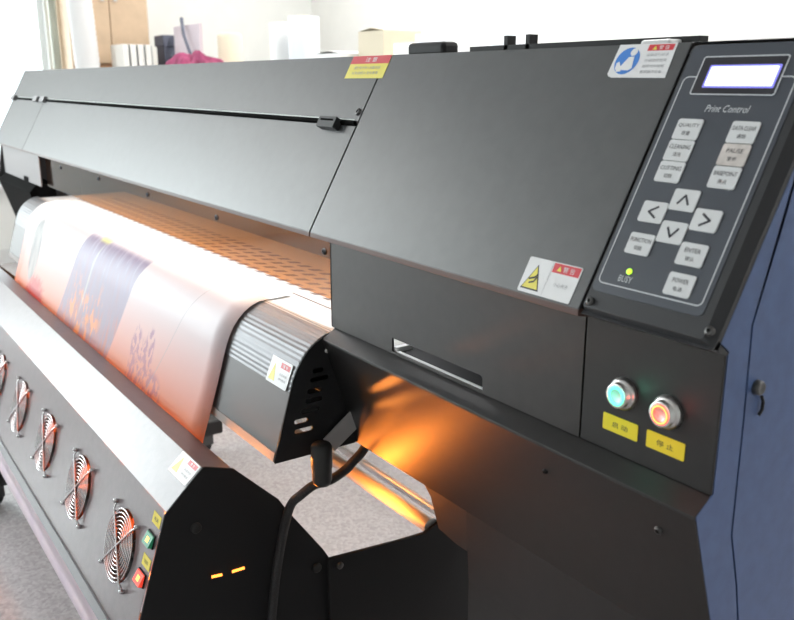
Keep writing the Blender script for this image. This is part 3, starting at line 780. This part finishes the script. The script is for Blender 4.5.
for i in range(1, 7):
    fc_ = copy_tree(f0, (fans[i] - fans[0], 0, 0))
# labels and switches at the near end of the fan face
UP = lambda fr: (lambda x, t, h: fr(x, -t, h))
DU = UP(DF)
for t0, t1, cn in ((.0120, .0293, '电源'), (.0785, .0960, '加热')):
    m = MB(); m.fprism(DU, [(-.7590, -t1), (-.7285, -t1), (-.7285, -t0), (-.7590, -t0)], .0002, .0007, 'yellow')
    m.text(DU, cn, -.7438, -(t0 + t1) / 2, .0062, .0009, 'ink', width=.0150)
    part_label(m.build('name_plate', fp), 'yellow name plate')
for t, k, lb in ((.0530, 'rocker_green', 'green'), (.1140, 'rocker_red', 'red')):
    m = MB(); m.rrect(DU, -.7620, -.7330, -t - .0105, -t + .0105, .001, 0, .002, 'flat_black')
    vs = [(-.7605, -t - .0090, .002), (-.7345, -t - .0090, .002), (-.7345, -t + .0090, .002), (-.7605, -t + .0090, .002), (-.7605, -t - .0085, .0085), (-.7345, -t - .0085, .0085), (-.7345, -t + .0085, .0035), (-.7605, -t + .0085, .0035)]
    m.add([DU(*v) for v in vs], [(0, 1, 5, 4), (1, 2, 6, 5), (2, 3, 7, 6), (3, 0, 4, 7), (4, 5, 6, 7)], k)
    m.add([DU(x, -t + dt, h) for x, dt, h in [(-.752, -.004, .0073), (-.742, -.004, .0073), (-.742, .004, .0053), (-.752, .004, .0053)]], [(0, 1, 2, 3)], 'rocker_amber')
    part_label(m.build('rocker_switch', fp), lb + ' lit rocker switch')
# white warning label on the top plate
tt = (Fp - Tp).normalized(); tn = Vector((0, tt.z, -tt.y)); tn = tn if tn.z > 0 else -tn
TF = frame((0, Tp.y, Tp.z), (1, 0, 0), -tt, tn)     # t: 0 at the back edge, negative towards the fans
m = MB(); m.fprism(TF, [(-.7960, -.0365), (-.7260, -.0365), (-.7260, -.0010), (-.7960, -.0010)], .0002, .0007, 'white')
tri(TF, m, -.7800, -.0190, .0210, .0250, 'lyellow', .0009)
m.fprism(TF, [(-.7610, -.0110), (-.7300, -.0110), (-.7300, -.0035), (-.7610, -.0035)], .0007, .0009, 'red')
m.text(TF, '警 告', -.7455, -.0072, .0048, .0011, 'white', width=.014)
scribble(m, TF, -.7580, -.7340, -.0190, .0036, .0009, '高温表面'); scribble(m, TF, -.7580, -.7340, -.0265, .0036, .0009, '请勿触摸')
part_label(m.build('warning_label', tp), 'white label with pale yellow triangle')

# ================================================================== PRINTED FILM AND TAKE-UP ROLL
def film_material():
    m = bpy.data.materials.new('printed_film'); m.use_nodes = True
    nt = m.node_tree; N = nt.nodes; Lk = nt.links; bs = N['Principled BSDF']
    uv = N.new('ShaderNodeUVMap'); uv.uv_map = 'UVMap'
    sep = N.new('ShaderNodeSeparateXYZ'); Lk.new(uv.outputs[0], sep.inputs[0])
    U, V = sep.outputs[0], sep.outputs[1]       # U metres along x, V metres down the sheet from the apron plane origin
    def math_(op, a, b_=None, c_=None, clamp=False):
        n = N.new('ShaderNodeMath'); n.operation = op; n.use_clamp = clamp
        for i, q in enumerate((a, b_, c_)):
            if q is None: continue
            if isinstance(q, (int, float)): n.inputs[i].default_value = q
            else: Lk.new(q, n.inputs[i])
        return n.outputs[0]
    def smooth(v, a, b_):
        n = N.new('ShaderNodeMapRange'); n.interpolation_type = 'SMOOTHSTEP'; n.clamp = True
        Lk.new(v, n.inputs[0]); n.inputs[1].default_value = a; n.inputs[2].default_value = b_
        return n.outputs[0]
    def noise(scale, detail=4, sx=1.0, sy=1.0):
        mp = N.new('ShaderNodeMapping'); mp.inputs['Scale'].default_value = (sx, sy, 1); Lk.new(uv.outputs[0], mp.inputs[0])
        n = N.new('ShaderNodeTexNoise'); n.inputs['Scale'].default_value = scale; n.inputs['Detail'].default_value = detail
        Lk.new(mp.outputs[0], n.inputs['Vector']); return n.outputs['Fac']
    def ramp(v, stops):
        r = N.new('ShaderNodeValToRGB'); e = r.color_ramp.elements
        e[0].position, e[0].color = stops[0][0], (*stops[0][1], 1); e[1].position, e[1].color = stops[-1][0], (*stops[-1][1], 1)
        for p, c in stops[1:-1]: e.new(p).color = (*c, 1)
        Lk.new(v, r.inputs['Fac']); return r.outputs[0]
    def mix(f, a, b_):
        n = N.new('ShaderNodeMix'); n.data_type = 'RGBA'
        Lk.new(f, n.inputs[0]) if not isinstance(f, float) else None
        for i, q in ((6, a), (7, b_)):
            if isinstance(q, tuple): n.inputs[i].default_value = (*q, 1)
            else: Lk.new(q, n.inputs[i])
        return n.outputs[2]
    def win(v, a, b_, s): return math_('MULTIPLY', smooth(v, a - s, a + s), math_('SUBTRACT', 1.0, smooth(v, b_ - s, b_ + s)))
    # dusk sky: white, pink, orange towards the bottom (V grows downwards)
    v01 = N.new('ShaderNodeMapRange'); Lk.new(V, v01.inputs[0]); v01.inputs[1].default_value = -.20; v01.inputs[2].default_value = .20; v01.clamp = True
    sky = ramp(v01.outputs[0], [(0.0, (.72, .71, .74)), (.34, (.72, .64, .66)), (.54, (.78, .44, .40)), (.72, (.82, .27, .15)), (1.0, (.82, .26, .06))])
    col = sky
    # second picture: a violet-grey vertical strip
    pmask = win(math_('ADD', U, math_('MULTIPLY', V, .35)), -1.765, -1.345, .004)
    hatch = noise(55, 5, 1.0, .22)
    vio = ramp(math_('ADD', v01.outputs[0], math_('MULTIPLY', math_('SUBTRACT', hatch, .5), .9)), [(0.0, (.46, .42, .55)), (.25, (.30, .26, .39)), (.55, (.33, .24, .33)), (.78, (.52, .20, .18)), (1.0, (.66, .20, .09))])
    pm = math_('MULTIPLY', pmask, smooth(V, -.165, -.12))
    col = mix(pm, col, vio)
    # bright coral branches in the strip
    tr = math_('MULTIPLY', win(U, -1.74, -1.48, .03), smooth(V, -.06, .06)); ns = noise(46, 6, 1, .55)
    tm = math_('MULTIPLY', tr, smooth(ns, .50, .60)); col = mix(tm, col, (.86, .30, .10))
    st = win(math_('ADD', U, math_('MULTIPLY', V, .25)), -1.624, -1.616, .003); sm = math_('MULTIPLY', math_('MULTIPLY', st, win(V, -.12, .05, .03)), .6); col = mix(sm, col, (.56, .55, .52))
    yl = math_('MULTIPLY', win(U, -1.64, -1.575, .012), win(V, -.150, -.125, .008)); col = mix(yl, col, (.74, .80, .12))
    # balloon shape and the red tree in the first picture
    du = math_('MULTIPLY', math_('ADD', U, 2.136), 1 / .055); dv = math_('MULTIPLY', math_('ADD', V, .014), 1 / .095)
    rr = math_('ADD', math_('MULTIPLY', du, du), math_('MULTIPLY', dv, dv))
    bal = math_('SUBTRACT', 1.0, smooth(rr, .7, 1.05)); col = mix(math_('MULTIPLY', bal, .9), col, ramp(noise(40, 3, 1, .3), [(.3, (.14, .16, .17)), (.7, (.42, .40, .38))]))
    du = math_('MULTIPLY', math_('ADD', U, 2.05), 1 / .12); dv = math_('MULTIPLY', math_('ADD', V, -.11), 1 / .075)
    rr = math_('ADD', math_('MULTIPLY', du, du), math_('MULTIPLY', dv, dv)); n2 = noise(60, 5)
    rt = math_('MULTIPLY', math_('SUBTRACT', 1.0, smooth(math_('ADD', rr, math_('MULTIPLY', n2, 1.2)), .9, 1.5)), .95); col = mix(rt, col, (.62, .035, .03))
    # purple-red bush in the third picture
    bz = None
    for cu, cv, ru, rv in ((-1.19, .085, .075, .075), (-1.115, .115, .065, .060), (-1.235, .045, .030, .055), (-1.165, .030, .028, .050)):
        du = math_('MULTIPLY', math_('ADD', U, -cu), 1 / ru); dv = math_('MULTIPLY', math_('ADD', V, -cv), 1 / rv)
        q = math_('SUBTRACT', 1.0, smooth(math_('ADD', math_('MULTIPLY', du, du), math_('MULTIPLY', dv, dv)), .5, 1.1))
        bz = q if bz is None else math_('MAXIMUM', bz, q)
    bs_ = math_('MULTIPLY', math_('MULTIPLY', bz, smooth(noise(75, 5, 1, .7), .44, .56)), .85)
    col = mix(bs_, col, ramp(v01.outputs[0], [(.4, (.36, .20, .36)), (.75, (.50, .15, .18)), (1.0, (.70, .17, .06))]))
    # thin seam lines between the pictures
    for off, k in ((-1.078, .5),):
        ln = win(math_('ADD', U, math_('MULTIPLY', V, .55)), off - .0012, off + .0012, .0008); col = mix(math_('MULTIPLY', ln, .6), col, (.42, .38, .40))
    mv = ramp(noise(9, 4, 1, 1), [(.3, (.60, .50, .62)), (.7, (.80, .70, .72))]); col = mix(smooth(V, .34, .44), col, mv)
    dk = N.new('ShaderNodeMix'); dk.data_type = 'RGBA'; dk.blend_type = 'MULTIPLY'; dk.inputs[0].default_value = 1.0; Lk.new(col, dk.inputs[6]); dk.inputs[7].default_value = (.88, .85, .86, 1); col = dk.outputs[2]
    # unprinted leading edge on the platen
    blank = smooth(V, -.15, -.12); col = mix(blank, (.84, .84, .85), col)
    Lk.new(col, bs.inputs['Base Color'])
    bs.inputs['Roughness'].default_value = .42; bs.inputs['Specular IOR Level'].default_value = .25
    return m
M['film'] = film_material()
path = [(.046, .8922), (.010, .8915), (-.0140, .8903), (-.0280, .8850), (-.0405, .8772), (-.0515, .8668), (-.0612, .8542), (-.0690, .8398), (-.0748, .8256), (-.0794, .8114), (-.0932, .7658), (-.1085, .7180), (-.1200, .6850), (-.140, .620), (-.175, .510), (-.215, .390), (-.2520, .285), (-.2680, .240)]
rc = Vector((-.196, .210)); rr_ = .0760
for i in range(0, 26):
    a = math.radians(157 + i * 11); path.append((rc.x + rr_ * math.cos(a), rc.y + rr_ * math.sin(a)))
fx0, fx1 = -2.290, -.8500
me = bpy.data.meshes.new('printed_film'); vs = []; fs = []; uvs = []
# arc length measured from the point (-.088, .764)
ln = [0.0]
for p, q in zip(path[:-1], path[1:]): ln.append(ln[-1] + math.dist(p, q))
k0 = min(range(len(path)), key=lambda i: math.dist(path[i], (-.0905, .765))); l0 = ln[k0]
nx = 24
for i, p in enumerate(path):
    for j in range(nx + 1):
        x = fx0 + (fx1 - fx0) * j / nx
        vs.append((x, p[0], p[1])); uvs.append((x, ln[i] - l0))
for i in range(len(path) - 1):
    for j in range(nx):
        o = i * (nx + 1) + j; fs.append((o, o + 1, o + nx + 2, o + nx + 1))
me.from_pydata(vs, [], fs); ul = me.uv_layers.new(name='UVMap')
for lp in me.loops: ul.data[lp.index].uv = uvs[lp.vertex_index]
me.materials.append(M['film'])
for p in me.polygons: p.use_smooth = True
fo = bpy.data.objects.new('printed_film', me); COL.objects.link(fo)
md = fo.modifiers.new('solid', 'SOLIDIFY'); md.thickness = .0005; md.offset = 0
tag(fo, 'printed film banner with a pink and orange sunset, draped from the printer', 'printed banner')
TR = thing('take_up_roll', 'take-up tube on which the printed film is wound below the fans', 'roll', (-1.6, -.196, .210))
m = MB(); m.tube([(-2.50, rc.x, rc.y), (-.80, rc.x, rc.y)], .036, 'grey', 24); m.build('core_tube', TR)
for x in (-2.52, -.80):
    m = MB(); m.tube([(x, rc.x, rc.y), (x + .02, rc.x, rc.y)], .046, 'flat_black', 24); m.build('flange', TR)

# ================================================================== CABLE
m = MB()
cp_ = [(-.66, .085, .700), (-.66, .063, .673), (-.66, .045, .660), (-.66, .031, .650), (-.66, .004, .641), (-.668, -.020, .636), (-.675, -.040, .622), (-.682, -.053, .608), (-.695, -.057, .576), (-.703, -.064, .530), (-.705, -.075, .470), (-.705, -.085, .40), (-.705, -.095, .34)]
def catmull(P, n=6):
    P = [Vector(p) for p in P]; out = []
    for i in range(len(P) - 1):
        p0, p1, p2, p3 = P[max(i - 1, 0)], P[i], P[i + 1], P[min(i + 2, len(P) - 1)]
        for j in range(n):
            t = j / n; out.append(.5 * ((2 * p1) + (p2 - p0) * t + (2 * p0 - 5 * p1 + 4 * p2 - p3) * t * t + (3 * p1 - p0 - 3 * p2 + p3) * t ** 3))
    return out + [P[-1]]
m.tube(catmull(cp_), .0074, 'braid', 10)
tag(m.build('braided_cable'), 'black braided cable hanging from under the printer past the dryer side plate', 'cable')

# ================================================================== BACKGROUND, beyond the printer
# curtain at the window edge
m = MB(); P = []
for i in range(25):
    y = .915 + .05 * i / 24; P.append((XW + .12 + .018 * math.sin(i * 1.6), y))
n = len(P); vs = [(x, y, .12) for x, y in P] + [(x, y, 2.90) for x, y in P]
m.add(vs, [(i, i + 1, n + i + 1, n + i) for i in range(n - 1)], 'cream', True)
tag(m.build('curtain', solid=.002), 'narrow pale green curtain at the edge of the bright window', 'curtain')
# tall tan cupboard
t = thing('tall_cupboard', 'tall tan cupboard beside the window behind the white hose', 'cupboard', (-5.8, 1.2, 0))
m = MB(); m.box((-5.98, .975, .0), (-5.62, 1.50, 2.30), 'tan'); m.build('carcass', t)
for y0, y1 in ((.980, 1.235), (1.240, 1.495)):
    m = MB(); m.box((-5.62, y0, 1.355), (-5.60, y1, 2.29), 'tan'); d = m.build('door', t, bevel=.003)
    m = MB(); m.box((-5.60, y1 - .05 if y0 < 1 else y0 + .03, 1.75), (-5.585, y1 - .03 if y0 < 1 else y0 + .05, 1.90), 'steel'); m.build('handle', d)
m = MB(); m.box((-5.62, .980, .08), (-5.60, 1.495, 1.345), 'brown'); m.build('drawer_front', t)
# corrugated hose
m = MB(); pts = []; rad = []
for i in range(160):
    z = .02 + 2.6 * i / 159; pts.append((-5.40, 1.00 + .02 * math.sin(z * 2), z)); rad.append(.074 + .004 * (i % 2))
m.tube(pts, rad, 'duct', 20); tag(m.build('corrugated_hose'), 'white corrugated hose standing upright in front of the tan cupboard', 'hose')
# worktable carrying the clutter
t = thing('worktable', 'long pale worktable standing behind the printer', 'table', (-3.6, 1.65, 0))
m = MB(); m.box((-5.52, 1.12, 1.02), (-1.90, 2.20, 1.06), 'binder'); m.build('table_top', t, bevel=.004)
for x in (-5.44, -3.6, -1.98):
    for y in (1.18, 2.14):
        m = MB(); m.box((x - .03, y - .03, 0), (x + .03, y + .03, 1.02), 'grey'); m.build('leg', t)
TZ = 1.06
labs = ['white file box on the worktable, nearest the white hose', 'white file box second from the white hose', 'white file box third from the white hose', 'white file box beside the slate box, last of its row']
for i in range(4):
    y = 1.185 + i * .049
    m = MB(); m.prism([(y, TZ), (y + .036, TZ), (y + .030, TZ + .405), (y - .006, TZ + .405)], -5.45, -5.20, 'binder')
    m.prism([(y + .037, TZ), (y + .046, TZ), (y + .040, TZ + .400), (y + .031, TZ + .400)], -5.44, -5.21, 'binder_edge')
    tag(m.build('file_box', bevel=.003), labs[i], 'file box', 'white file boxes on the worktable')
m = MB(); m.box((-5.40, 1.47, TZ), (-5.25, 1.68, TZ + .46), 'slate'); m.box((-5.41, 1.46, TZ + .40), (-5.24, 1.69, TZ + .47), 'slate')
tag(m.build('slate_box', bevel=.006), 'dark slate box with a lid behind the pink cloth', 'box')
m = MB(); m.prism([(-5.21, TZ), (-4.78, TZ), (-4.77, TZ + .52), (-5.20, TZ + .52)], 1.52, 1.54, 'lilac', axis=1)
tag(m.build('display_board', bevel=.002), 'plain lilac board propped upright behind the pink cloth', 'board')
m = MB(); m.tube([(-5.00, 1.50, TZ + .56), (-4.94, 1.485, TZ + .46), (-4.78, 1.47, TZ + .30), (-4.70, 1.46, TZ)], .011, 'slate', 10)
tag(m.build('strap', ), 'dark strap slanting down across the lilac board', 'strap')
# pink cloth: a lumpy draped heap
bm = bmesh.new(); bmesh.ops.create_icosphere(bm, subdivisions=5, radius=1)
for v in bm.verts:
    a = math.atan2(v.co.y, v.co.x); w = .10 * math.sin(5 * a + v.co.z * 4) + .06 * math.sin(13 * a + 2 * v.co.x) + .05 * math.sin(9 * v.co.x + 5 * v.co.y) + .04 * math.sin(17 * v.co.z + 6 * v.co.x)
    s = 1 + w
    v.co = Vector((v.co.x * .40 * s, v.co.y * .12 * s, (max(0, v.co.z) ** .55 if v.co.z > 0 else -.02) * .315 * (1 + .5 * w)))
me = bpy.data.meshes.new('pink_cloth'); bm.to_mesh(me); bm.free(); me.materials.append(M['pink'])
for p in me.polygons: p.use_smooth = True
o = bpy.data.objects.new('pink_cloth', me); COL.objects.link(o); o.location = (-4.24, 1.255, TZ + .008)
tag(o, 'crumpled magenta pink cloth heaped on the worktable', 'cloth')
m = MB(); m.tube([(-4.55, 1.62, TZ), (-4.55, 1.62, TZ + .44), (-4.55, 1.62, TZ + .455)], [.075, .075, .06], 'beige', 24)
tag(m.build('beige_tub', ), 'beige tub standing to the right of the lilac board', 'tub')
# white rolls and cartons
items = [('roll', -3.62, 1.5, .075, .46), ('roll', -3.42, 1.5, .075, .48), ('carton', -3.10, 1.55, .11, .30), ('carton', -2.86, 1.62, .10, .39), ('roll', -2.62, 1.55, .06, .33), ('roll', -2.46, 1.55, .065, .36), ('roll', -2.28, 1.60, .065, .37), ('roll', -2.08, 1.62, .07, .35)]
rl = ['upright white film roll nearest the pink cloth', 'tall upright white film roll second from the pink cloth', 'slim white film roll standing right beside the beige carton', 'white film roll second to the right of the beige carton', 'white film roll third to the right of the beige carton', 'white film roll at the end of the worktable, furthest from the pink cloth']
cl = ['low white carton on the worktable between white rolls', 'beige carton on the worktable between white rolls']; ri = ci = 0
for k, x, y, r, h in items:
    if k == 'roll':
        t = thing('film_roll', rl[ri], 'roll', (x, y, TZ), 'white film rolls on the worktable'); ri += 1
        F = frame((x, y, TZ), (1, 0, 0), (0, 1, 0), (0, 0, 1))
        m = MB(); m.lathe(F, 0, 0, [(.03, .0), (r, 0), (r, h), (.03, h), (.03, 0)], 'paper' if ri % 2 else 'paper_b', 28); m.build('film', t)
        m = MB(); m.lathe(F, 0, 0, [(.022, .0), (.03, 0), (.03, h + .006), (.022, h + .006), (.022, 0)], 'beige', 20); m.build('core', t)
    else:
        m = MB(); m.box((x - r, y - r, TZ), (x + r, y + r, TZ + h), 'paper' if ci == 0 else 'beige')
        for sx in (-1, 1): m.add([(x + sx * r, y - r, TZ + h), (x + sx * r, y + r, TZ + h), (x + sx * r * .05, y + r, TZ + h + .012), (x + sx * r * .05, y - r, TZ + h + .012)], [(0, 1, 2, 3)], 'paper' if ci == 0 else 'beige')
        tag(m.build('carton'), cl[ci], 'carton', 'cartons on the worktable'); ci += 1
